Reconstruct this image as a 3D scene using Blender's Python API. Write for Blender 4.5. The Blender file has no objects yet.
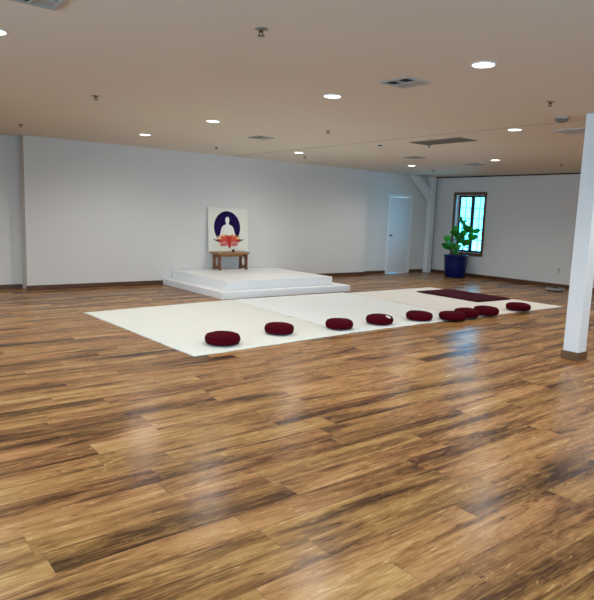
import bpy, bmesh, math, random
from mathutils import Vector, Matrix, noise
random.seed(11)
R = math.radians
SC = bpy.context.scene
COL = SC.collection
CEIL = 2.677

# ------------------------------------------------------------------ materials
def new_mat(name):
    m = bpy.data.materials.new(name); m.use_nodes = True
    nt = m.node_tree
    return m, nt, nt.nodes['Principled BSDF']

def plain(name, col, rough=.6, metal=0., bump=0., bscale=60., vary=0., spec=.5, sheen=0.):
    m, nt, b = new_mat(name)
    b.inputs['Base Color'].default_value = (*col, 1)
    b.inputs['Roughness'].default_value = rough
    b.inputs['Metallic'].default_value = metal
    b.inputs['Specular IOR Level'].default_value = spec
    if sheen: b.inputs['Sheen Weight'].default_value = sheen
    tc = nt.nodes.new('ShaderNodeTexCoord')
    nz = nt.nodes.new('ShaderNodeTexNoise'); nz.inputs['Scale'].default_value = bscale; nz.inputs['Detail'].default_value = 4
    nt.links.new(tc.outputs['Object'], nz.inputs['Vector'])
    if bump:
        bp = nt.nodes.new('ShaderNodeBump'); bp.inputs['Strength'].default_value = bump; bp.inputs['Distance'].default_value = .01
        nt.links.new(nz.outputs['Fac'], bp.inputs['Height']); nt.links.new(bp.outputs['Normal'], b.inputs['Normal'])
    if vary:
        rp = nt.nodes.new('ShaderNodeValToRGB')
        rp.color_ramp.elements[0].position = .3; rp.color_ramp.elements[1].position = .7
        rp.color_ramp.elements[0].color = (*[c*(1-vary) for c in col], 1)
        rp.color_ramp.elements[1].color = (*[min(1, c*(1+vary)) for c in col], 1)
        nt.links.new(nz.outputs['Fac'], rp.inputs['Fac']); nt.links.new(rp.outputs['Color'], b.inputs['Base Color'])
    return m

def wood(name, dark, light, axis='X', scale=3., rough=.45):
    m, nt, b = new_mat(name)
    tc = nt.nodes.new('ShaderNodeTexCoord'); mp = nt.nodes.new('ShaderNodeMapping')
    s = {'X': (1, 14, 14), 'Y': (14, 1, 14), 'Z': (14, 14, 1)}[axis]
    mp.inputs['Scale'].default_value = s
    nz = nt.nodes.new('ShaderNodeTexNoise'); nz.inputs['Scale'].default_value = scale
    nz.inputs['Detail'].default_value = 5; nz.inputs['Distortion'].default_value = .6
    rp = nt.nodes.new('ShaderNodeValToRGB')
    rp.color_ramp.elements[0].position = .3; rp.color_ramp.elements[1].position = .7
    rp.color_ramp.elements[0].color = (*dark, 1); rp.color_ramp.elements[1].color = (*light, 1)
    l = nt.links.new
    l(tc.outputs['Object'], mp.inputs['Vector']); l(mp.outputs['Vector'], nz.inputs['Vector'])
    l(nz.outputs['Fac'], rp.inputs['Fac']); l(rp.outputs['Color'], b.inputs['Base Color'])
    b.inputs['Roughness'].default_value = rough
    return m

def floor_mat():
    m, nt, b = new_mat('laminate_planks')
    N, l = nt.nodes.new, nt.links.new
    tc = N('ShaderNodeTexCoord')
    at = N('ShaderNodeAttribute'); at.attribute_name = 'tone'
    sd = N('ShaderNodeAttribute'); sd.attribute_name = 'seed'
    off = N('ShaderNodeVectorMath'); off.operation = 'SCALE'; off.inputs[0].default_value = (13.1, 7.7, 31.3)
    l(sd.outputs['Fac'], off.inputs['Scale'])
    def nz(scl, scale, detail, rough, dist):
        mp = N('ShaderNodeVectorMath'); mp.operation = 'MULTIPLY'; mp.inputs[1].default_value = scl
        l(tc.outputs['Object'], mp.inputs[0])
        ad = N('ShaderNodeVectorMath'); ad.operation = 'ADD'
        l(mp.outputs[0], ad.inputs[0]); l(off.outputs[0], ad.inputs[1])
        n = N('ShaderNodeTexNoise'); n.inputs['Scale'].default_value = scale; n.inputs['Detail'].default_value = detail
        n.inputs['Roughness'].default_value = rough; n.inputs['Distortion'].default_value = dist
        l(ad.outputs[0], n.inputs['Vector'])
        return n.outputs['Fac']
    def math_(op, a, c, d=None):
        n = N('ShaderNodeMath'); n.operation = op
        for i, v in enumerate((a, c, d)):
            if v is None: continue
            if isinstance(v, (int, float)): n.inputs[i].default_value = v
            else: l(v, n.inputs[i])
        return n.outputs[0]
    streak = nz((.55, 5.5, 1), 1.0, 5, .58, 1.0)       # long dark and light bands
    fig = nz((3.2, 17, 1), 1.0, 5, .62, 2.0)        # cathedral figure and knots
    grain = nz((5, 120, 1), 1.0, 3, .6, .2)         # fine pores
    fleck = nz((9, 55, 1), 1.0, 3, .7, .8)          # small pale saw marks
    dk = math_('MULTIPLY', math_('MAXIMUM', math_('SUBTRACT', .52, streak), 0), -2.0)
    lt = math_('MULTIPLY', math_('MAXIMUM', math_('SUBTRACT', streak, .5), 0), .9)
    kn = math_('MULTIPLY', math_('MAXIMUM', math_('SUBTRACT', .37, fig), 0), -2.4)
    v = math_('ADD', math_('ADD', dk, lt), kn)
    v = math_('ADD', v, math_('MULTIPLY', math_('SUBTRACT', fig, .5), .75))
    v = math_('ADD', v, math_('MULTIPLY', math_('SUBTRACT', grain, .5), .55))
    v = math_('ADD', v, math_('MULTIPLY', math_('MAXIMUM', math_('SUBTRACT', fleck, .60), 0), 3.0))
    v = math_('ADD', v, at.outputs['Fac'])
    rp = N('ShaderNodeValToRGB'); cr = rp.color_ramp
    pts = [(.0, (.035, .015, .007)), (.22, (.095, .045, .017)), (.42, (.225, .112, .038)),
           (.60, (.355, .190, .066)), (.78, (.47, .275, .105)), (1., (.62, .42, .21))]
    cr.elements[0].position, cr.elements[0].color = pts[0][0], (*pts[0][1], 1)
    cr.elements[1].position, cr.elements[1].color = pts[-1][0], (*pts[-1][1], 1)
    for p, c in pts[1:-1]:
        e = cr.elements.new(p); e.color = (*c, 1)
    l(v, rp.inputs['Fac'])
    # warm reddish planks now and then
    hs = N('ShaderNodeHueSaturation')
    hu = math_('MULTIPLY_ADD', nz((.5, 1.5, 1), 1.0, 1, .5, 0), .035, .4785)
    l(hu, hs.inputs['Hue']); hs.inputs['Saturation'].default_value = FLOOR_SAT
    hs.inputs['Value'].default_value = FLOOR_VAL
    l(rp.outputs['Color'], hs.inputs['Color']); l(hs.outputs['Color'], b.inputs['Base Color'])
    l(math_('MULTIPLY_ADD', fig, .08, .22), b.inputs['Roughness'])
    b.inputs['Specular IOR Level'].default_value = .11
    bp = N('ShaderNodeBump'); bp.inputs['Strength'].default_value = .008; bp.inputs['Distance'].default_value = .004
    l(grain, bp.inputs['Height']); l(bp.outputs['Normal'], b.inputs['Normal'])
    return m

FLOOR_SAT, FLOOR_VAL = 1.0, .89
M = {}
M['wall'] = plain('wall_paint', (.71, .695, .665), .75, bump=.04, bscale=90, spec=.25)
M['ceil'] = plain('ceiling_paint', (.725, .635, .53), .85, bump=.05, bscale=70, spec=.15)
M['seam'] = plain('ceiling_seam', (.36, .33, .29), .85)
M['white'] = plain('white_gloss_paint', (.80, .81, .81), .42, spec=.4)
M['door'] = plain('white_door_paint', (.72, .735, .75), .45, spec=.4)
M['column'] = plain('column_paint', (.78, .78, .765), .6, spec=.3)
M['platform'] = plain('white_laminate', (.83, .84, .84), .38, spec=.4)
M['base'] = wood('baseboard_wood', (.068, .027, .011), (.13, .056, .024), 'X')
M['base_y'] = wood('baseboard_wood_side', (.068, .027, .011), (.13, .056, .024), 'Y')
M['col_base'] = wood('column_base_wood', (.10, .045, .018), (.19, .10, .045), 'X', 5)
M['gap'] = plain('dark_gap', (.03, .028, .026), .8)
M['under'] = plain('floor_joint_dark', (.03, .016, .008), .7)
M['winwood'] = wood('stained_window_wood', (.10, .035, .012), (.19, .075, .026), 'Z')
M['sashwood'] = wood('dark_sash_wood', (.035, .016, .010), (.07, .03, .018), 'Z')
M['reveal'] = plain('window_reveal_paint', (.85, .78, .74), .6)
M['bench'] = wood('bench_wood', (.25, .115, .04), (.42, .22, .08), 'X', 5)
M['bench_leg'] = wood('bench_leg_wood', (.13, .045, .016), (.25, .105, .036), 'Z', 5)
M['rug_c'] = plain('cream_wool_pile', (.70, .715, .65), .95, bump=.9, bscale=55, vary=.07, spec=.1, sheen=.3)
M['rug_w'] = plain('white_wool_pile', (.77, .81, .79), .95, bump=.9, bscale=55, vary=.06, spec=.1, sheen=.3)
M['rug_d'] = plain('ivory_wool_pile', (.75, .72, .655), .95, bump=.9, bscale=55, vary=.07, spec=.1, sheen=.3)
M['maroon'] = plain('maroon_cotton', (.066, .0014, .006), .92, bump=.35, bscale=140, vary=.18, spec=.05)
M['maroon_p'] = plain('maroon_piping', (.05, .0015, .005), .8, bump=.2, bscale=200, spec=.2)
M['mat'] = plain('maroon_mat_cloth', (.048, .003, .010), .92, bump=.5, bscale=90, vary=.2, spec=.1)
M['mat_edge'] = plain('dark_mat_binding', (.03, .006, .01), .9, spec=.15)
M['tag'] = plain('white_tag', (.85, .85, .83), .7)
M['canvas'] = plain('cream_canvas', (.80, .79, .70), .85, bump=.2, bscale=300, spec=.1)
M['indigo'] = plain('indigo_paint', (.013, .004, .062), .7, spec=.1, vary=.25, bscale=12)
M['paintwhite'] = plain('white_paint', (.83, .82, .76), .7)
M['paintline'] = plain('pale_outline_paint', (.62, .62, .50), .7)
M['petal'] = [plain('petal_red', (.50, .028, .016), .7), plain('petal_scarlet', (.68, .075, .035), .7),
              plain('petal_orange', (.80, .26, .08), .7), plain('petal_pink', (.66, .20, .19), .7), plain('petal_gold', (.80, .50, .20), .7)]
M['leafpaint'] = plain('dark_leaf_paint', (.035, .05, .03), .7)
M['incense'] = plain('dark_bronze', (.03, .025, .02), .4, metal=.6)
M['pot'] = plain('cobalt_glaze', (.003, .007, .085), .3, vary=.15, bscale=6, spec=.3)
M['soil'] = plain('potting_soil', (.03, .02, .013), .95, bump=.8, bscale=40)
M['bark'] = plain('stem_bark', (.10, .065, .035), .85, bump=.4, bscale=40)
M['ring'] = plain('white_trim_ring', (.82, .81, .78), .5)
M['metal_d'] = plain('dark_sprinkler_metal', (.10, .055, .03), .35, metal=.8)
M['metal_l'] = plain('escutcheon_metal', (.30, .26, .22), .4, metal=.6)
M['vent'] = plain('vent_paint', (.40, .36, .31), .5)
M['vent_o'] = plain('return_grille_paint', (.16, .15, .12), .6)
M['vent_g'] = plain('pale_grille_paint', (.50, .49, .47), .6)
M['vent_dark'] = plain('duct_dark', (.025, .022, .02), .8)
M['vent_mid'] = plain('duct_grey', (.10, .095, .085), .8)
M['chrome'] = plain('knob_metal', (.30, .30, .31), .3, metal=.9)
M['plate'] = plain('outlet_plate', (.70, .69, .65), .5)
M['slot'] = plain('outlet_slot', (.08, .08, .08), .6)
M['puck_d'] = plain('device_dark', (.018, .018, .02), .35)
M['puck_l'] = plain('device_grey', (.33, .34, .32), .4)

def leaf_mat():
    m, nt, b = new_mat('glossy_leaf')
    N, l = nt.nodes.new, nt.links.new
    b.inputs['Base Color'].default_value = (.022, .085, .012, 1); b.inputs['Roughness'].default_value = .38
    tr = N('ShaderNodeBsdfTranslucent'); tr.inputs['Color'].default_value = (.05, .42, .02, 1)
    mx = N('ShaderNodeMixShader'); mx.inputs[0].default_value = .42
    tc = N('ShaderNodeTexCoord'); nz = N('ShaderNodeTexNoise'); nz.inputs['Scale'].default_value = 5
    rp = N('ShaderNodeValToRGB'); rp.color_ramp.elements[0].color = (.012, .05, .008, 1); rp.color_ramp.elements[1].color = (.03, .12, .016, 1)
    l(tc.outputs['Object'], nz.inputs['Vector']); l(nz.outputs['Fac'], rp.inputs['Fac']); l(rp.outputs['Color'], b.inputs['Base Color'])
    l(b.outputs[0], mx.inputs[1]); l(tr.outputs[0], mx.inputs[2])
    l(mx.outputs[0], nt.nodes['Material Output'].inputs['Surface'])
    return m
M['leaf'] = leaf_mat()

def glass_mat():
    m, nt, b = new_mat('window_glass')
    N, l = nt.nodes.new, nt.links.new
    nt.nodes.remove(b)
    tr = N('ShaderNodeBsdfTransparent'); tr.inputs['Color'].default_value = (.93, .98, .98, 1)
    gl = N('ShaderNodeBsdfGlossy'); gl.inputs['Roughness'].default_value = .02
    fr = N('ShaderNodeFresnel'); fr.inputs['IOR'].default_value = 1.45
    mx = N('ShaderNodeMixShader')
    l(fr.outputs[0], mx.inputs[0]); l(tr.outputs[0], mx.inputs[1]); l(gl.outputs[0], mx.inputs[2])
    l(mx.outputs[0], nt.nodes['Material Output'].inputs['Surface'])
    return m
M['glass'] = glass_mat()

def lens_mat(name, col, strength):
    m, nt, b = new_mat(name)
    b.inputs['Base Color'].default_value = (.9, .9, .88, 1)
    b.inputs['Emission Color'].default_value = (*col, 1); b.inputs['Emission Strength'].default_value = strength
    return m
M['lens'] = lens_mat('lit_lens', (1.0, .95, .88), 9.0)
LAMP_W, LAMP_COL = 99.0, (1.0, .97, .925)
M['lens_off'] = plain('unlit_lens', (.62, .61, .58), .5)

# ------------------------------------------------------------------ mesh helpers
def box(bm, x0, x1, y0, y1, z0, z1, bev=0.):
    vs = [bm.verts.new((x, y, z)) for x in (x0, x1) for y in (y0, y1) for z in (z0, z1)]
    fs = [(0, 1, 3, 2), (4, 6, 7, 5), (0, 4, 5, 1), (2, 3, 7, 6), (0, 2, 6, 4), (1, 5, 7, 3)]
    faces = [bm.faces.new([vs[i] for i in f]) for f in fs]
    if bev:
        es = list({e for f in faces for e in f.edges})
        bmesh.ops.bevel(bm, geom=es, offset=bev, segments=2, affect='EDGES', profile=.5)

def prism(bm, pts, plane, a, b):
    """extrude a 2D outline between a and b along the axis left out of plane"""
    def P(u, v, w):
        return {'XZ': (u, w, v), 'XY': (u, v, w), 'YZ': (w, u, v)}[plane]
    A = [bm.verts.new(P(u, v, a)) for u, v in pts]; B = [bm.verts.new(P(u, v, b)) for u, v in pts]
    n = len(pts)
    bm.faces.new(A); bm.faces.new(B[::-1])
    for i in range(n):
        bm.faces.new((A[i], A[(i+1) % n], B[(i+1) % n], B[i]))

def lathe(bm, prof, seg=32, c=(0, 0, 0), sx=1., sy=1., cap=True):
    rings = []
    for r, z in prof:
        if r < 1e-6: rings.append([bm.verts.new((c[0], c[1], c[2]+z))])
        else: rings.append([bm.verts.new((c[0]+r*sx*math.cos(2*math.pi*i/seg), c[1]+r*sy*math.sin(2*math.pi*i/seg), c[2]+z)) for i in range(seg)])
    for a, b in zip(rings, rings[1:]):
        if len(a) == 1 and len(b) == 1: continue
        for i in range(seg):
            j = (i+1) % seg
            if len(a) == 1: bm.faces.new((a[0], b[j], b[i]))
            elif len(b) == 1: bm.faces.new((a[i], a[j], b[0]))
            else: bm.faces.new((a[i], a[j], b[j], b[i]))
    if cap:
        if len(rings[0]) > 1: bm.faces.new(rings[0][::-1])
        if len(rings[-1]) > 1: bm.faces.new(rings[-1])

def tube(bm, pts, r, seg=8):
    pts = [Vector(p) for p in pts]; rs = r if isinstance(r, (list, tuple)) else [r]*len(pts)
    rings = []
    for i, p in enumerate(pts):
        d = (pts[min(i+1, len(pts)-1)]-pts[max(i-1, 0)]).normalized()
        a = d.orthogonal().normalized(); b = d.cross(a)
        rings.append([bm.verts.new(p+(a*math.cos(2*math.pi*k/seg)+b*math.sin(2*math.pi*k/seg))*rs[i]) for k in range(seg)])
    for A, B in zip(rings, rings[1:]):
        for k in range(seg):
            j = (k+1) % seg; bm.faces.new((A[k], A[j], B[j], B[k]))
    bm.faces.new(rings[0][::-1]); bm.faces.new(rings[-1])

def obj(name, bm, mat, parent=None, smooth=False, loc=None):
    bmesh.ops.recalc_face_normals(bm, faces=bm.faces)
    me = bpy.data.meshes.new(name); bm.to_mesh(me); bm.free()
    me.materials.append(mat)
    if smooth: me.polygons.foreach_set('use_smooth', [True]*len(me.polygons))
    o = bpy.data.objects.new(name, me); COL.objects.link(o)
    if parent: o.parent = parent
    if loc: o.location = loc
    return o

def B(): return bmesh.new()

def one(name, mat, parent, fn, *a, smooth=False, **k):
    bm = B(); fn(bm, *a, **k); return obj(name, bm, mat, parent, smooth)

def thing(name, label, cat, loc=(0, 0, 0), rz=0., group=None):
    o = bpy.data.objects.new(name, None); COL.objects.link(o)
    o.empty_display_size = .1
    o.location = loc; o.rotation_euler = (0, 0, rz)
    o['label'] = label; o['category'] = cat
    if group: o['group'] = group
    return o

def tag(o, label, cat, group=None):
    o['label'] = label; o['category'] = cat
    if group: o['group'] = group
    return o

def struct(o):
    o['kind'] = 'structure'; return o

def dup(root, loc, label, rz=None, scale=None):
    r = root.copy(); COL.objects.link(r); r.location = loc; r['label'] = label
    if rz is not None: r.rotation_euler = (0, 0, rz)
    if scale: r.scale = scale
    for ch in list(root.children):
        c = ch.copy(); COL.objects.link(c); c.parent = r
        for g in ch.children:
            d = g.copy(); COL.objects.link(d); d.parent = c
    return r

# ------------------------------------------------------------------ the room
X0, X1 = -3.5, 13.65
Y0 = -3.0
YB, YL, YD = 11.22, 11.50, 11.36     # main back wall, left recess, door recess
XL, XE = 2.70, 10.93                 # ends of the main back wall

def build_floor():
    bm = B(); rng = random.Random(5)
    ft = bm.faces.layers.float.new('tone'); fs = bm.faces.layers.float.new('seed')
    W, L, g = .1835, 1.266, .0009
    base = 1.654
    # planks whose place in the row, and tone, are read off the photograph: row -> (joint x, {plank index: tone})
    fixed = FIXED
    k0 = int((Y0-.2-base)/W)-1; k1 = int((11.7-base)/W)+1
    for k in range(k0, k1):
        ya, yb = base+k*W, base+(k+1)*W
        joint, tones = fixed.get(k, (rng.uniform(0, L), {}))
        n0 = int((X0-.2-joint)/L)-1; n1 = int((X1+.2-joint)/L)+1
        for n in range(n0, n1+1):
            xa, xb = joint+n*L, joint+(n+1)*L
            t = rng.gauss(.58, .05)
            if rng.random() < .07: t -= rng.uniform(.08, .18)
            if rng.random() < .06: t += rng.uniform(.03, .08)
            if n in tones: t = tones[n]
            xa, xb = max(xa, X0-.2), min(xb, X1+.2)
            if xb-xa < .01: continue
            f = bm.faces.new([bm.verts.new(p) for p in ((xa+g, ya+g, 0), (xb-g, ya+g, 0), (xb-g, yb-g, 0), (xa+g, yb-g, 0))])
            f[ft] = t; f[fs] = rng.uniform(0, 40)
    f0 = len(bm.faces)
    box(bm, X0-.2, X1+.2, Y0-.2, 11.7, -.12, -.0012)
    bm.faces.ensure_lookup_table()
    for f in bm.faces[f0:]: f.material_index = 1
    me = bpy.data.meshes.new('floor')
    bm.normal_update()
    bm.to_mesh(me); bm.free()
    me.materials.append(floor_mat()); me.materials.append(M['under'])
    o = bpy.data.objects.new('floor', me); COL.objects.link(o)
    return struct(o)
FIXED = {
    4: (.654, {0: .42, 1: .60, -1: .62}),
    10: (1.228, {-1: .40, 0: .64}),
    12: (1.72, {-1: .42, 0: .60}),
    0: (2.54, {0: .38, -1: .60}),
    6: (1.35, {0: .44, 1: .40}),
}
build_floor()

def wall_with_hole(name, axis, a, b, u0, u1, z0, z1, holes, mat):
    """axis 'X': slab between x=a and b running along y; 'Y': slab between y=a and b running along x"""
    bm = B()
    def bx(p, q, r, s):
        if q-p < 1e-4 or s-r < 1e-4: return
        if axis == 'X': box(bm, a, b, p, q, r, s)
        else: box(bm, p, q, a, b, r, s)
    cur = u0
    for (h0, h1, s, t) in sorted(holes):
        bx(cur, h0, z0, z1); bx(h0, h1, z0, s); bx(h0, h1, t, z1); cur = h1
    bx(cur, u1, z0, z1)
    return struct(obj(name, bm, mat))

struct(one('ceiling', M['ceil'], None, box, X0-.2, X1+.2, Y0-.2, 11.7, CEIL, CEIL+.12))
struct(one('wall_back', M['wall'], None, box, XL, XE, YB, 11.7, 0, CEIL))
struct(one('wall_back_left', M['wall'], None, box, X0-.2, XL, YL, 11.7, 0, CEIL))
DX0, DX1, DZ = 11.92, 12.71, 2.06
wall_with_hole('wall_back_right', 'Y', YD, 11.7, XE, X1+.2, 0, CEIL, [(DX0, DX1, 0, DZ)], M['wall'])
WY0, WY1, WZ0, WZ1 = 9.64, 10.56, .635, 2.19
wall_with_hole('wall_right', 'X', X1, X1+.2, Y0-.2, YD, 0, CEIL, [(WY0, WY1, WZ0, WZ1)], M['wall'])
LEFTWIN = [(-2.2, .8, .25, 2.35), (2.0, 5.0, .25, 2.35)]
wall_with_hole('wall_left', 'X', X0-.2, X0, Y0-.2, YL, 0, CEIL, LEFTWIN, M['wall'])
FRONTWIN = [(-1.5, 1.0, .5, 2.3), (3.0, 5.5, .5, 2.3)]
wall_with_hole('wall_front', 'Y', Y0-.2, Y0, X0, X1, 0, CEIL, FRONTWIN, M['wall'])

bh, bt = .085, .016
struct(one('baseboard_back', M['base'], None, box, XL-bt, XE, YB-bt, YB, 0, bh, .003))
struct(one('baseboard_back_left', M['base'], None, box, X0, XL-bt, YL-bt, YL, 0, bh, .003))
bm = B(); box(bm, XE, DX0-.087, YD-bt, YD, 0, bh, .003); box(bm, DX1+.087, X1, YD-bt, YD, 0, bh, .003)
struct(obj('baseboard_back_right', bm, M['base']))
struct(one('baseboard_right', M['base_y'], None, box, X1-bt, X1, Y0, YD-bt, 0, bh, .003))
struct(one('trim_1', M['seam'], None, box, 6.825, 6.84, Y0, YB, CEIL-.003, CEIL))             # joint strip across the ceiling
struct(one('trim_2', M['gap'], None, box, X1-.022, X1, Y0, YD, CEIL-.030, CEIL))              # dark strip standing in for the shadow gap above the right wall
struct(one('trim_3', M['gap'], None, box, X1-.024, X1, YD-.016, YD, bh, CEIL-.03))            # dark strip along the far corner

# ------------------------------------------------------------------ the door
d = struct(thing('door_1', 'plain white door in the far right corner', 'door', (0, 0, 0)))
one('door_slab', M['door'], d, box, DX0+.004, DX1-.004, YD-.004, YD+.04, .006, DZ-.004, .002)
bm = B()
box(bm, DX0-.085, DX0, YD-.014, YD+.03, 0, DZ+.07, .003); box(bm, DX1, DX1+.085, YD-.014, YD+.03, 0, DZ+.07, .003)
box(bm, DX0, DX1, YD-.014, YD+.03, DZ, DZ+.07, .003)
obj('door_casing', bm, M['white'], d)
bm = B()
lathe(bm, [(.0, 0), (.032, 0), (.032, .008), (.014, .012), (.012, .035), (.026, .045), (.030, .058), (.024, .072), (0, .076)], 24)
for v in bm.verts: v.co = Vector((v.co.x, -v.co.z, v.co.y))
k = obj('door_knob', bm, M['chrome'], d, True); k.location = (DX0+.05, YD-.004, 1.03)
d['label'] = 'plain white door with a metal knob in the far corner'

# ------------------------------------------------------------------ the window in the right wall
w = struct(thing('window_1', 'tall two-sash window in a stained wood frame behind the potted plant', 'window'))
fy0, fy1, fz0, fz1 = 9.575, 10.625, .56, 2.255
bm = B()
box(bm, X1-.018, X1+.012, fy0, WY0+.004, fz0, fz1, .003); box(bm, X1-.018, X1+.012, WY1-.004, fy1, fz0, fz1, .003)
box(bm, X1-.018, X1+.012, WY0, WY1, WZ1-.004, fz1, .003); box(bm, X1-.022, X1+.012, WY0, WY1, fz0, WZ0+.004, .003)
obj('window_frame', bm, M['winwood'], w)
bm = B(); t = .012
box(bm, X1+.012, X1+.17, WY0, WY0+t, WZ0, WZ1); box(bm, X1+.012, X1+.17, WY1-t, WY1, WZ0, WZ1)
box(bm, X1+.012, X1+.17, WY0+t, WY1-t, WZ0, WZ0+t); box(bm, X1+.012, X1+.17, WY0+t, WY1-t, WZ1-t, WZ1)
obj('window_reveal', bm, M['reveal'], w)
ym = (WY0+WY1)/2
for a, b in ((WY0+t, ym), (ym, WY1-t)):
    sx0, sx1 = X1+.135, X1+.168
    bm = B(); st = .052
    box(bm, sx0, sx1, a, a+st, WZ0+t, WZ1-t, .003); box(bm, sx0, sx1, b-st, b, WZ0+t, WZ1-t, .003)
    box(bm, sx0, sx1, a+st, b-st, WZ0+t, WZ0+t+st, .003); box(bm, sx0, sx1, a+st, b-st, WZ1-t-st, WZ1-t, .003)
    s = obj('sash', bm, M['sashwood'], w)
    bm = B(); zz0, zz1 = WZ0+t+st, WZ1-t-st
    for i in range(1, 5):
        z = zz0+(zz1-zz0)*i/5; box(bm, sx0+.008, sx1-.008, a+st, b-st, z-.009, z+.009)
    yc = (a+b)/2; box(bm, sx0+.008, sx1-.008, yc-.007, yc+.007, zz0, zz1)
    obj('muntins', bm, M['sashwood'], s)
    one('pane', M['glass'], s, box, sx0+.018, sx0+.022, a+st, b-st, zz0, zz1)

# windows of the walls behind the photographer
def plain_window(name, axis, a, u0, u1, z0, z1, inward):
    w = struct(thing(name, 'plain white window', 'window'))
    bm = B(); f = .06
    def bx(bm, p, q, r, s, lo, hi):
        if axis == 'X': box(bm, a+lo, a+hi, p, q, r, s)
        else: box(bm, p, q, a+lo, a+hi, r, s)
    bx(bm, u0, u0+f, z0, z1, -.12, -.06); bx(bm, u1-f, u1, z0, z1, -.12, -.06)
    bx(bm, u0+f, u1-f, z0, z0+f, -.12, -.06); bx(bm, u0+f, u1-f, z1-f, z1, -.12, -.06)
    m = (u0+u1)/2; bx(bm, m-.03, m+.03, z0+f, z1-f, -.12, -.06)
    obj('window_frame', bm, M['white'], w)
    for p, q in ((u0+f, m-.03), (m+.03, u1-f)):
        bm = B(); bx(bm, p, q, z0+f, z1-f, -.092, -.088); obj('pane', bm, M['glass'], w)
for i, h in enumerate(LEFTWIN): plain_window('window_%d' % (i+2), 'X', X0, *h, 1)
for i, h in enumerate(FRONTWIN): plain_window('window_%d' % (i+4), 'Y', Y0, *h, 1)

# ------------------------------------------------------------------ column and corner post
c = thing('support_column', 'square white column with a brown wood base, standing alone at the right edge', 'column', (6.572, 3.300, 0))
one('shaft', M['column'], c, box, -.088, .088, -.088, .088, .0, CEIL, .004)
bm = B(); s0, s1 = .089, .102
box(bm, -s1, -s0, -s1, s1, 0, .092, .003); box(bm, s0, s1, -s1, s1, 0, .092, .003)
box(bm, -s0, s0, -s1, -s0, 0, .092, .003); box(bm, -s0, s0, s0, s1, 0, .092, .003)
q = obj('base_trim', bm, M['col_base'], c); q['label'] = 'brown wood base trim'

c = thing('corner_post', 'white corner post with a diagonal brace up to the ceiling, right of the door', 'post', (13.45, 11.26, 0))
one('post', M['column'], c, box, -.09, .085, -.08, .08, 0, CEIL, .005)
bm = B(); prism(bm, [(-.93, CEIL), (-.66, CEIL), (-.09, 2.31), (-.09, 1.99)], 'XZ', -.06, .06)
obj('diagonal_brace', bm, M['column'], c)

# ------------------------------------------------------------------ platform
c = thing('platform', 'low white two-tier platform against the back wall', 'platform', (5.275, YB, 0))
bm = B(); box(bm, 0, 2.985, -2.37, -.017, 0, .122, .006); obj('lower_tier', bm, M['platform'], c)
bm = B(); box(bm, .215, 2.675, -2.16, -.017, .122, .286, .006); obj('upper_tier', bm, M['platform'], c)
PZ = .286

# bench on the platform
c = thing('altar_bench', 'small wooden bench with oval cut-outs in its legs, on the white platform', 'bench', (6.80, 10.98, PZ))
bm = B(); box(bm, -.475, .30, -.17, .17, .330, .372, .006); t_ = obj('bench_top', bm, M['bench'], c)
bm = B(); box(bm, -.40, .245, -.012, .012, .275, .330); obj('apron', bm, M['bench'], c)
def leg_panel(x):
    bm = B(); n = 24
    outer = []; inner = []
    def edge(a):   # ray from the panel centre to its flared outline
        dx, dz = math.cos(a), math.sin(a)
        best = 9
        poly = [(-.165, 0), (-.10, 0), (-.075, .022), (.075, .022), (.10, 0), (.165, 0), (.15, .15), (.155, .330), (-.155, .330), (-.15, .15)]
        for (p, q) in zip(poly, poly[1:]+poly[:1]):
            ex, ez = q[0]-p[0], q[1]-p[1]; den = dx*ez-dz*ex
            if abs(den) < 1e-9: continue
            px, pz = p[0], p[1]-.175
            tt = (px*ez-pz*ex)/den; uu = (px*dz-pz*dx)/den
            if tt > 0 and -1e-6 <= uu <= 1+1e-6: best = min(best, tt)
        return dx*best, dz*best
    for sgn in (-.013, .013):
        o_, i_ = [], []
        for k in range(48):
            a = 2*math.pi*k/48+.01
            ox, oz = edge(a)
            o_.append(bm.verts.new((x+sgn, ox, .175+oz))); i_.append(bm.verts.new((x+sgn, .072*math.cos(a), .175+.105*math.sin(a))))
        outer.append(o_); inner.append(i_)
    for k in range(48):
        j = (k+1) % 48
        for q in (0, 1): bm.faces.new((outer[q][k], outer[q][j], inner[q][j], inner[q][k]))
        bm.faces.new((outer[0][k], outer[0][j], outer[1][j], outer[1][k])); bm.faces.new((inner[0][k], inner[0][j], inner[1][j], inner[1][k]))
    return obj('leg', bm, M['bench_leg'], c)
leg_panel(-.405); leg_panel(.25)

c = tag(one('incense_holder', M['incense'], None, lathe, [(0, 0), (.032, 0), (.034, .008), (.018, .016), (.022, .03), (.03, .045), (.026, .055), (.012, .052), (0, .05)], 20, smooth=True),
        'tiny dark metal holder on the bench top under the lotus', 'incense holder')
c.location = (6.785, 10.97, PZ+.3725)

# painting leaning on the wall, standing on the bench
c = thing('painting', 'square cream painting of a white seated figure, dark blue disc and red lotus', 'painting', (6.77, 11.13, PZ+.375))
c.rotation_euler = (R(-4.2), 0, 0)
PW, PH = .985, .925
bm = B(); box(bm, -PW/2, PW/2, -.015, .015, 0, PH, .003); obj('canvas', bm, M['canvas'], c)
def flat(name, pts, mat, d, th=.0016):
    bm = B(); prism(bm, pts, 'XZ', -.0152-d-th, -.0150); return obj(name, bm, mat, c)
flat('disc', [(-.035+.325*math.cos(2*math.pi*k/56), .51+.345*math.sin(2*math.pi*k/56)) for k in range(56)], M['indigo'], 0)
right = [(0, .735), (.028, .728), (.045, .700), (.050, .668), (.046, .635), (.036, .600), (.034, .578), (.060, .565), (.100, .548), (.135, .520),
         (.155, .470), (.172, .410), (.190, .350), (.225, .300), (.240, .262), (.225, .228), (.12, .215), (0, .21)]
fig = [(-.03+x, z) for x, z in right]+[(-.03-x, z) for x, z in right[::-1][1:-1]]
flat('seated_figure', fig, M['paintwhite'], .0012)
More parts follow.
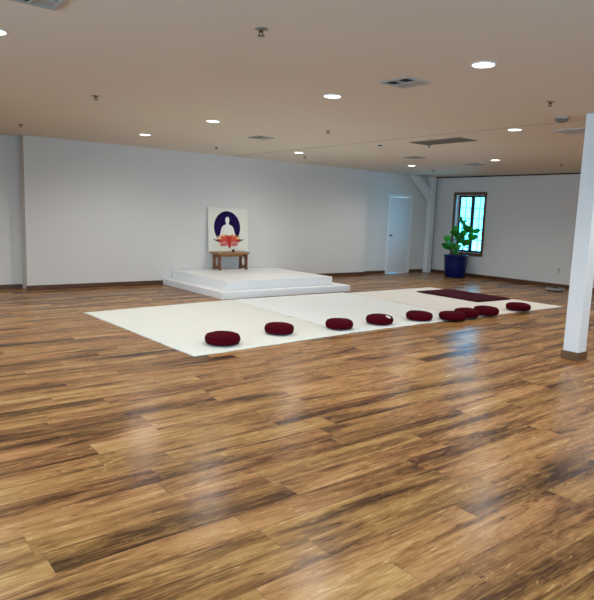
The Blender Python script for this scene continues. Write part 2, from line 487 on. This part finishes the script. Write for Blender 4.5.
for s in (-1, 1):      # pale outline of the folded arms
    pts = [(-.03+s*.085, .46), (-.03+s*.095, .46), (-.03+s*.115, .37), (-.03+s*.07, .315), (-.03+s*.0, .305), (-.03+s*.0, .297), (-.03+s*.075, .305), (-.03+s*.125, .368)]
    flat('arm_outline', pts, M['paintline'], .0022)
def petal(cx, cz, ang, ln, wd, mat, d, name='petal'):
    pts = []
    n = 10
    for i in range(n+1):
        t = i/n; pts.append((t*ln, wd*math.sin(math.pi*t**.8)*(1-.15*t)))
    pts += [(x, -y) for x, y in pts[::-1][1:-1]]
    ca, sa = math.cos(ang), math.sin(ang)
    ln_ = 1.14
    pts = [(x*ln_, y*1.12) for x, y in pts]
    flat(name, [(cx+x*ca-y*sa, cz+x*sa+y*ca) for x, y in pts], mat, d)
lc = (.0, .160)
for s in (-1, 1):
    petal(lc[0], lc[1], R(90-s*76), .355, .028, M['leafpaint'], .0024, 'painted_leaf')
    for j, (an, ln, wd, mi) in enumerate([(60, .30, .045, 4), (38, .245, .042, 4), (20, .20, .036, 4), (72, .285, .045, 0), (50, .25, .046, 1), (27, .20, .042, 1), (96, .21, .032, 0), (82, .23, .040, 3), (12, .175, .036, 0)]):
        petal(lc[0], lc[1], R(90-s*an), ln, wd, M['petal'][mi], .0030+.0005*j)
petal(lc[0], lc[1]-.03, R(90), .19, .052, M['petal'][0], .0080)
petal(lc[0], lc[1]+.02, R(-80), .11, .030, M['petal'][0], .0074)

# ------------------------------------------------------------------ rugs
def rug(name, label, corners, mat, seed, th=.012, lift=0.):
    """corners: front-left, front-right, back-right, back-left"""
    bm = B(); rng = random.Random(seed)
    fl, fr, br, bl = [Vector((*c_, 0)) for c_ in corners]
    step = .03
    nu = int((fr-fl).length/step); nv = int((bl-fl).length/step)
    off = Vector((seed*3.1, seed*1.7, 0))
    cen = (fl+fr+br+bl)/4
    grid = []
    for j in range(nv+1):
        row = []
        for i in range(nu+1):
            u, v = i/nu, j/nv
            p = fl*(1-u)*(1-v)+fr*u*(1-v)+br*u*v+bl*(1-u)*v
            edge = i in (0, nu) or j in (0, nv)
            n1 = noise.noise((p+off)*9); n2 = noise.noise((p+off)*31)
            z = th+.003*n1+.005*n2
            if edge:
                q = (p-cen).normalized()*(.014*noise.noise((p+off)*4)+.016*n2)
                p = p+q; z = th*.55
            row.append(bm.verts.new((p.x, p.y, z+lift)))
        grid.append(row)
    for j in range(nv):
        for i in range(nu):
            bm.faces.new((grid[j][i], grid[j][i+1], grid[j+1][i+1], grid[j+1][i]))
    border = [grid[0][i] for i in range(nu+1)]+[grid[j][nu] for j in range(1, nv+1)]+[grid[nv][i] for i in range(nu-1, -1, -1)]+[grid[j][0] for j in range(nv-1, 0, -1)]
    low = [bm.verts.new((v.co.x, v.co.y, .001)) for v in border]
    n = len(border)
    for k in range(n): bm.faces.new((border[k], border[(k+1) % n], low[(k+1) % n], low[k]))
    bm.faces.new(low)
    o = obj(name, bm, mat, None, True)
    return tag(o, label, 'rug', 'pale rugs laid side by side before the platform')
rug('shag_rug', 'cream shaggy rug at the left end of the three, bare floor on its left', [(2.91, 5.43), (5.21, 5.575), (5.395, 8.76), (2.80, 8.52)], M['rug_c'], 1)
rug('shag_rug', 'whiter shaggy rug in the middle, touching the platform front', [(5.222, 5.60), (7.86, 5.62), (7.97, 8.72), (5.407, 8.76)], M['rug_w'], 2)
rug('shag_rug', 'ivory shaggy rug at the right end, with the maroon mat on it', [(7.872, 5.61), (10.53, 5.57), (10.44, 8.62), (7.982, 8.64)], M['rug_d'], 3)
RZ = .0175

# maroon mat
def mat_bm(bm, hx, hy, z0, z1, r=.05):
    nu, nv = 24, 36
    top = {}
    for j in range(nv+1):
        for i in range(nu+1):
            x, y = -hx+2*hx*i/nu, -hy+2*hy*j/nv
            e = min(hx-abs(x), hy-abs(y))
            z = z1-(.014 if e < .01 else (.004 if e < .09 else 0))+.003*noise.noise(Vector((x*7, y*7, 2)))
            top[i, j] = bm.verts.new((x, y, z))
    for j in range(nv):
        for i in range(nu): bm.faces.new((top[i, j], top[i+1, j], top[i+1, j+1], top[i, j+1]))
    bd = [top[i, 0] for i in range(nu+1)]+[top[nu, j] for j in range(1, nv+1)]+[top[i, nv] for i in range(nu-1, -1, -1)]+[top[0, j] for j in range(nv-1, 0, -1)]
    lo = [bm.verts.new((v.co.x, v.co.y, z0)) for v in bd]; n = len(bd)
    for k in range(n): bm.faces.new((bd[k], bd[(k+1) % n], lo[(k+1) % n], lo[k]))
    bm.faces.new(lo)
c = thing('floor_mat', 'flat dark maroon rectangular mat lying on the right-hand rug', 'mat', (9.89, 7.33, RZ), R(-1.5))
one('mat_body', M['mat'], c, mat_bm, .49, .75, .002, .034, smooth=True)
bm = B()
for s in (-1, 1):
    tube(bm, [(s*.494, -.754, .014), (s*.494, .754, .014)], .009, 6); tube(bm, [(-.494, s*.754, .014), (.494, s*.754, .014)], .009, 6)
q = obj('edge_binding', bm, M['mat_edge'], c); q['label'] = 'darker edge binding'

# ------------------------------------------------------------------ meditation cushions
def cushion_body(bm, r=.195, h=.125, seg=56):
    prof = [(0, .004), (.55, .002), (.80, .005), (.92, .018), (.98, .038), (1.0, .058), (.985, .078), (.94, .096), (.86, .110), (.72, .120), (.50, .126), (.25, .1285), (0, .129)]
    lathe(bm, [(p*r, z*h/.125) for p, z in prof], seg)
    for v in bm.verts:
        a = math.atan2(v.co.y, v.co.x); rr = math.hypot(v.co.x, v.co.y)/r
        if rr > .8:     # gathered pleats round the side
            k = 1+.012*math.sin(a*28)*(1 if .02 < v.co.z < .11 else .4); v.co.x *= k; v.co.y *= k
        v.co.z += .006*noise.noise(Vector((v.co.x*9, v.co.y*9, 3)))*(1 if v.co.z > .05 else 0)
def ringtube(bm, r, z, tr, seg=48):
    n = 6; rings = []
    for i in range(seg):
        a = 2*math.pi*i/seg
        rings.append([bm.verts.new(((r+tr*math.cos(2*math.pi*k/n))*math.cos(a), (r+tr*math.cos(2*math.pi*k/n))*math.sin(a), z+tr*math.sin(2*math.pi*k/n))) for k in range(n)])
    for i in range(seg):
        A, Bq = rings[i], rings[(i+1) % seg]
        for k in range(n): bm.faces.new((A[k], A[(k+1) % n], Bq[(k+1) % n], Bq[k]))
GC = 'maroon meditation cushions along the front of the rugs'
cush = thing('meditation_cushion', 'round maroon cushion, alone at the left end of the row', 'cushion', (3.458, 5.78, RZ), 0, GC)
cb = one('cover', M['maroon'], cush, cushion_body, smooth=True)
one('piping', M['maroon_p'], cush, ringtube, .177, .101, .0045, smooth=True)
one('piping', M['maroon_p'], cush, ringtube, .180, .019, .0045, smooth=True)
cush.scale = (1.04, 1.04, 1.0)
cl = [((4.386, 5.964), .4, (.93, .97, 1.0), 'round maroon cushion, second from the left, toward the seam of the cream rug'),
      ((5.303, 5.861), 1.2, (.96, .96, .98), 'round maroon cushion, third from the left, first one on the white middle rug'),
      ((6.066, 5.865), 2.1, (1.0, 1.0, .98), 'round maroon cushion with a white spot on top'),
      ((6.855, 5.82), 2.9, (1.02, 1.02, .97), 'round maroon cushion between the white-spotted one and the cluster of three'),
      ((7.33, 5.587), .9, (1.0, 1.03, .95), 'round maroon cushion at the front left of the touching cluster of three'),
      ((7.754, 5.644), 1.7, (1.0, 1.0, 1.04), 'round maroon cushion in the middle of the touching cluster of three'),
      ((8.243, 5.633), 4.0, (1.07, 1.03, 1.06), 'plump round maroon cushion at the right of the cluster of three'),
      ((9.231, 5.68), 5.1, (1.05, 1.03, .98), 'round maroon cushion, alone at the right end of the row near the rug tip')]
for (xy, rz, sc, lab) in cl:
    o = dup(cush, (*xy, RZ), lab, rz, sc)
    if 'white spot' in lab:
        bm = B(); lathe(bm, [(0, 0), (.030, 0), (.032, .004), (.024, .008), (0, .009)], 16, (0, 0, 0), 1.2, .8)
        a = math.radians(-84)-rz
        q = obj('white_patch', bm, M['tag'], o); q.location = (.150*math.cos(a), .150*math.sin(a), .1135)
        q.rotation_euler = (R(24)*-math.sin(a), R(24)*math.cos(a), 0); q['label'] = 'small white patch'

# ------------------------------------------------------------------ potted plant
pr = Random = random.Random(8)
c = thing('potted_plant', 'large leafy green plant in a tapered cobalt blue pot by the window', 'potted plant', (13.07, 9.98, 0))
one('pot', M['pot'], c, lathe, [(0, 0), (.25, 0), (.262, .012), (.29, .30), (.305, .52), (.312, .545), (.325, .55), (.325, .585), (.312, .59), (.295, .585), (.285, .54), (.27, .47), (0, .465)], 48, smooth=True)
one('soil', M['soil'], c, lathe, [(0, .52), (.15, .517), (.28, .50), (.27, .475), (0, .472)], 32, smooth=True)
bm = B()
stems = [[(0, 0, .50), (.02, .0, .85), (.05, -.06, 1.12), (.05, -.10, 1.38)], [(.05, -.05, .5), (.10, -.13, .8), (.15, -.22, 1.05), (.18, -.27, 1.26)], [(-.04, .05, .5), (-.05, .13, .68), (-.04, .20, .84)]]
for s in stems: tube(bm, s, [.017]+[.012]*(len(s)-2)+[.007], 8)
obj('stem', bm, M['bark'], c, True)
def leaf(bm, base, d, up, ln, wd):
    d = d.normalized(); s = d.cross(up).normalized(); nrm = s.cross(d)
    n = 8; rows = []
    for i in range(n+1):
        t = i/n
        wv = wd*(math.sin(math.pi*min(1, t**1.25*.96+.02))**.75)*(.75+.35*t)
        p = base+d*(.05+ln*t)+nrm*(-.22*ln*t*t)+nrm*(.012*math.sin(t*9))
        rows.append([bm.verts.new(p+s*wv*q+nrm*(abs(q)*wv*.28)) for q in (-1, -.5, 0, .5, 1)])
    for A, Bq in zip(rows, rows[1:]):
        for k in range(4): bm.faces.new((A[k], A[k+1], Bq[k+1], Bq[k]))
    tube(bm, [base, base+d*.06], .004, 5)
bm = B()
spots = []
for s, cnt in zip(stems, (18, 13, 7)):
    for i in range(cnt):
        t = .30+.70*(i+.5)/cnt; f = t*(len(s)-1); k = min(int(f), len(s)-2); f -= k
        p = Vector(s[k]).lerp(Vector(s[k+1]), f)
        a = i*2.4+pr.uniform(-.3, .3)
        spots.append((p, a, pr.uniform(-.2, 1.0), pr.uniform(.19, .29)))
for p, a, e, ln in spots:
    dv = Vector((math.cos(a)*math.cos(e)*.8, math.sin(a)*math.cos(e)*.8, math.sin(e)))
    leaf(bm, p, dv, Vector((-.75+pr.uniform(-.4, .4), -.55+pr.uniform(-.5, .5), .55+pr.uniform(-.3, .3))), ln, ln*.36)
obj('foliage', bm, M['leaf'], c, True)

# ------------------------------------------------------------------ small things on the wall and floor
c = thing('wall_outlet', 'small pale outlet plate low on the right wall beside the column', 'outlet', (X1-.001, 7.42, .40))
one('plate', M['plate'], c, box, -.006, 0, -.04, .04, -.065, .065, .002)
for z in (-.028, .028):
    bm = B(); box(bm, -.0085, -.0062, -.016, .016, z-.017, z+.017); obj('socket', bm, M['slot'], c)

c = thing('robot_vacuum', 'low dark disc with a pale rim on the floor by the right wall', 'robot vacuum', (12.93, 7.08, 0))
one('body', M['puck_d'], c, lathe, [(0, .006), (.16, .006), (.188, .014), (.192, .03), (.192, .052), (.185, .06), (0, .061)], 40, smooth=False)
one('bumper', M['puck_l'], c, lathe, [(.1925, .022), (.203, .022), (.203, .055), (.196, .064), (.186, .0615), (.1925, .052), (.1925, .022)], 40, cap=False)
one('turret', M['puck_d'], c, lathe, [(0, .0612), (.05, .0612), (.05, .082), (.044, .088), (0, .088)], 28)
for s in (-1, 1):
    one('wheel', M['puck_d'], c, tube, [(-.012, s*.11, .018), (.012, s*.11, .018)], .018, 14)

# ------------------------------------------------------------------ ceiling: downlights
GD = 'round recessed lights in the ceiling'
def ring_bm(bm, ri=.080, ro=.098):
    lathe(bm, [(ri, 0), (ri, -.004), (ri+.006, -.009), (ro-.004, -.007), (ro, -.002), (ro, 0)], 40, cap=False)
def make_light(loc, label, lit=True, group=GD):
    t = thing('ceiling_light', label, 'ceiling light', loc, 0, group)
    one('trim_ring', M['ring'], t, ring_bm, smooth=True)
    one('lens', M['lens'] if lit else M['lens_off'], t, lathe, [(0, -.001), (.079, -.001), (.079, -.004), (0, -.005)], 36)
    if lit:
        ld = bpy.data.lights.new('downlight', 'SPOT'); ld.energy = LAMP_W; ld.color = LAMP_COL
        ld.spot_size = R(165); ld.spot_blend = 1.0; ld.shadow_soft_size = .06
        o = bpy.data.objects.new('downlight', ld); COL.objects.link(o); o.parent = t; o.location = (0, 0, -.075)
    return t
l0 = make_light((4.0, 2.93, CEIL), 'largest round ceiling light, upper right near the square vent')
for xy, lab in [((4.03, 4.71), 'round ceiling light in front of and left of the near square vent'),
                ((4.07, 7.15), 'round ceiling light above the painting, left of the far square vent'),
                ((4.07, 9.32), 'round ceiling light nearest the left part of the back wall'),
                ((7.02, 4.59), 'round ceiling light left of the pale ceiling panel and smoke detector'),
                ((10.25, 7.07), 'round ceiling light in front of the right wall, above the window'),
                ((10.40, 9.33), 'small round ceiling light near the corner brace and the door'),
                ((7.20, 9.34), 'faint small round ceiling light at the ceiling joint near the back wall'),
                ((.967, 4.75), 'round ceiling light cut by the left edge of the picture')]:
    dup(l0, (*xy, CEIL), lab)
# unseen lights added on the same grid to light the room
for xy in [(1.03, 7.15), (1.03, 2.35), (1.03, 0), (4.0, .4), (7.05, 2.2), (7.05, -.4), (10.3, 2.3), (10.3, 4.7), (-1.9, 2.3), (-1.9, 6.8), (1.03, 9.33), (10.3, -.4)]:
    dup(l0, (*xy, CEIL), 'added round ceiling light, out of view')
t = thing('ceiling_light', 'unlit round ceiling fitting with a dark centre, left of the long grille', 'ceiling light', (7.18, 7.15, CEIL), 0, GD)
one('trim_ring', M['ring'], t, ring_bm, .045, .085, smooth=True)
q = one('dark_eye', M['vent_dark'], t, lathe, [(0, -.001), (.044, -.001), (.044, -.006), (.03, -.02), (0, -.024)], 28)

# ceiling: air vents
def square_vent(loc, size, label, rz=0.):
    t = thing('ceiling_vent', label, 'air vent', loc, rz, 'square four-way air vents in the ceiling')
    h = size/2; f = .025
    bm = B()
    box(bm, -h, h, -h, -h+f, -.012, -.0005); box(bm, -h, h, h-f, h, -.012, -.0005)
    box(bm, -h, -h+f, -h+f, h-f, -.012, -.0005); box(bm, h-f, h, -h+f, h-f, -.012, -.0005)
    obj('frame', bm, M['vent'], t)
    one('backing', M['vent_dark'], t, box, -h+f, h-f, -h+f, h-f, -.0025, -.0005)
    bm = B()      # blades slant outwards in the four quarters
    for qx in (-1, 1):
        for qy in (-1, 1):
            for k in range(4):
                if qx*qy > 0:
                    y = qy*(.02+(h-f-.02)*(k+.5)/4); x0, x1 = sorted((qx*.006, qx*(h-f)))
                    vs = [bm.verts.new(p) for p in ((x0, y, -.004), (x1, y, -.004), (x1, y+qy*.012, -.008), (x0, y+qy*.012, -.008))]
                else:
                    x = qx*(.02+(h-f-.02)*(k+.5)/4); y0, y1 = sorted((qy*.006, qy*(h-f)))
                    vs = [bm.verts.new(p) for p in ((x, y0, -.004), (x, y1, -.004), (x+qx*.012, y1, -.008), (x+qx*.012, y0, -.008))]
                bm.faces.new(vs)
    box(bm, -.006, .006, -h+f, h-f, -.013, -.003); box(bm, -h+f, h-f, -.006, .006, -.013, -.003)
    obj('louver_blades', bm, M['vent'], t)
    return t
v0 = square_vent((4.045, 3.765, CEIL), .31, 'square ceiling vent between the two nearest round lights, upper right')
dup(v0, (1.00, 3.80, CEIL), 'square ceiling vent cut by the top edge at the upper left')
dup(v0, (5.43, 8.03, CEIL), 'square ceiling vent in front of the back wall, above and right of the painting')
dup(v0, (9.03, 8.04, CEIL), 'small far square ceiling vent left of the corner brace')
dup(v0, (10.80, 7.97, CEIL), 'small far square ceiling vent in front of the window wall')

def long_grille(loc, sx, sy, label, mat, back, name='return_grille', cat='air grille', n=22):
    t = thing(name, label, cat, loc)
    f = .03; hx, hy = sx/2, sy/2
    bm = B()
    box(bm, -hx, hx, -hy, -hy+f, -.012, -.0005); box(bm, -hx, hx, hy-f, hy, -.012, -.0005)
    box(bm, -hx, -hx+f, -hy+f, hy-f, -.012, -.0005); box(bm, hx-f, hx, -hy+f, hy-f, -.012, -.0005)
    obj('frame', bm, mat, t)
    one('backing', back, t, box, -hx+f, hx-f, -hy+f, hy-f, -.0025, -.0005)
    bm = B()
    for k in range(n):
        y = -hy+f+(2*hy-2*f)*(k+.5)/n
        bm.faces.new([bm.verts.new(p) for p in ((-hx+f, y-.006, -.004), (hx-f, y-.006, -.004), (hx-f, y+.006, -.012), (-hx+f, y+.006, -.012))])
    obj('louver_blades', bm, mat, t)
    return t
long_grille((7.42, 6.07, CEIL), .40, .95, 'long dark olive return grille across the middle of the ceiling', M['vent_o'], M['vent_mid'])
long_grille((7.56, 4.06, CEIL), .40, .42, 'pale grey ceiling panel beside the column top, behind the smoke detector', M['vent_g'], M['vent'], 'ceiling_panel', 'ceiling panel', 14)

c = thing('smoke_detector', 'round domed smoke detector on the ceiling left of the column top', 'smoke detector', (6.55, 3.70, CEIL))
one('base', M['vent'], c, lathe, [(0, 0), (.085, 0), (.085, -.012), (.078, -.018), (0, -.018)], 36)
one('dome', M['vent_o'], c, lathe, [(0, -.0182), (.07, -.0182), (.066, -.032), (.045, -.05), (.02, -.056), (0, -.057)], 36, smooth=True)

# ceiling: sprinklers
def make_sprinkler(loc, label):
    t = thing('fire_sprinkler', label, 'sprinkler', loc, 0, 'fire sprinklers hanging from the ceiling')
    one('escutcheon', M['metal_l'], t, lathe, [(0, 0), (.042, 0), (.040, -.006), (.022, -.016), (0, -.016)], 24, smooth=True)
    one('body', M['metal_d'], t, lathe, [(0, -.0162), (.014, -.0162), (.014, -.032), (.010, -.036), (0, -.036)], 16)
    bm = B()
    for s in (-1, 1): tube(bm, [(s*.011, 0, -.036), (s*.017, 0, -.050), (s*.004, 0, -.066)], .0035, 6)
    obj('yoke_arms', bm, M['metal_d'], t)
    one('deflector', M['metal_d'], t, lathe, [(0, -.066), (.024, -.066), (.024, -.070), (0, -.071)], 20)
    t.scale = (1, 1, .62)
    return t
s0 = make_sprinkler((2.28, 3.40, CEIL), 'nearest fire sprinkler, alone at the top centre of the ceiling')
for xy, lab in [((2.33, 6.61), 'fire sprinkler at left, above the left part of the back wall light'),
                ((2.33, 9.80), 'far left fire sprinkler just in front of the wall recess'),
                ((5.62, 6.63), 'fire sprinkler beside the ceiling joint, below the round light left of the square vent'),
                ((7.78, 9.88), 'fire sprinkler near the back wall beside the faint small light'),
                ((5.73, 9.93), 'fire sprinkler close to the back wall, left of the far square vent'),
                ((5.64, 3.32), 'fire sprinkler directly left of and above the smoke detector'),
                ((11.57, 6.46), 'fire sprinkler in front of the right wall, left of the column'),
                ((7.70, 6.56), 'fire sprinkler at the near left end of the long dark grille'),
                ((11.60, 9.70), 'farthest fire sprinkler, above the corner left of the window')]:
    dup(s0, (*xy, CEIL), lab)

# ------------------------------------------------------------------ daylight
wd = bpy.data.worlds.new('daylight'); SC.world = wd; wd.use_nodes = True
nt = wd.node_tree; bg = nt.nodes['Background']
tc = nt.nodes.new('ShaderNodeTexCoord'); nz = nt.nodes.new('ShaderNodeTexNoise'); nz.inputs['Scale'].default_value = 9
rp = nt.nodes.new('ShaderNodeValToRGB')
rp.color_ramp.elements[0].position = .35; rp.color_ramp.elements[1].position = .65
SKY_R, SKY_L = 27.0, 13.0      # sky beyond the right wall, and the brighter side to the left of the photographer
rp.color_ramp.elements[0].color = (.024, .20, .36, 1); rp.color_ramp.elements[1].color = (.046, .235, .38, 1)
l = nt.links.new
l(tc.outputs['Generated'], nz.inputs['Vector']); l(nz.outputs['Fac'], rp.inputs['Fac'])
sx = nt.nodes.new('ShaderNodeSeparateXYZ'); l(tc.outputs['Generated'], sx.inputs[0])
mr = nt.nodes.new('ShaderNodeMapRange'); mr.interpolation_type = 'SMOOTHSTEP'
mr.inputs['From Min'].default_value = .3; mr.inputs['From Max'].default_value = -.5
l(sx.outputs['X'], mr.inputs['Value'])
mc = nt.nodes.new('ShaderNodeMix'); mc.data_type = 'RGBA'
l(mr.outputs[0], mc.inputs['Factor']); l(rp.outputs['Color'], mc.inputs['A']); mc.inputs['B'].default_value = (.48, .72, 1.0, 1)
ms = nt.nodes.new('ShaderNodeMix'); ms.data_type = 'FLOAT'; l(mr.outputs[0], ms.inputs['Factor']); ms.inputs['A'].default_value = SKY_R; ms.inputs['B'].default_value = SKY_L
l(mc.outputs['Result'], bg.inputs['Color']); l(ms.outputs['Result'], bg.inputs['Strength'])

def portal(name, loc, rot, sx, sy):
    ld = bpy.data.lights.new(name, 'AREA'); ld.shape = 'RECTANGLE'; ld.size = sx; ld.size_y = sy
    ld.cycles.is_portal = True
    o = bpy.data.objects.new(name, ld); COL.objects.link(o); o.location = loc; o.rotation_euler = rot
for (u0, u1, z0, z1) in LEFTWIN: portal('daylight_portal', (X0-.19, (u0+u1)/2, (z0+z1)/2), (0, R(-90), 0), z1-z0, u1-u0)
for (u0, u1, z0, z1) in FRONTWIN: portal('daylight_portal', ((u0+u1)/2, Y0-.19, (z0+z1)/2), (R(90), 0, 0), u1-u0, z1-z0)
portal('daylight_portal', (X1+.19, (WY0+WY1)/2, (WZ0+WZ1)/2), (0, R(90), 0), WZ1-WZ0, WY1-WY0)

# ------------------------------------------------------------------ camera
cam = bpy.data.cameras.new('camera'); co = bpy.data.objects.new('camera', cam); COL.objects.link(co)
r_ = Vector((.791049, -.610715, .03562)); u_ = Vector((.058371, .133312, .989354)); f_ = Vector((.608962, .780548, -.141104))
mx = Matrix((r_, u_, -f_)).transposed().to_4x4(); mx.translation = (0, 0, 1.5)
co.matrix_world = mx
cam.sensor_fit = 'HORIZONTAL'; cam.sensor_width = 36; cam.lens = 36*599.943/594
cam.clip_start = .05; cam.clip_end = 200
SC.camera = co
SC.view_settings.view_transform = 'Standard'; SC.view_settings.look = 'None'
SC.view_settings.gamma = 1; SC.view_settings.use_curve_mapping = False
SC.view_settings.exposure = 0.0
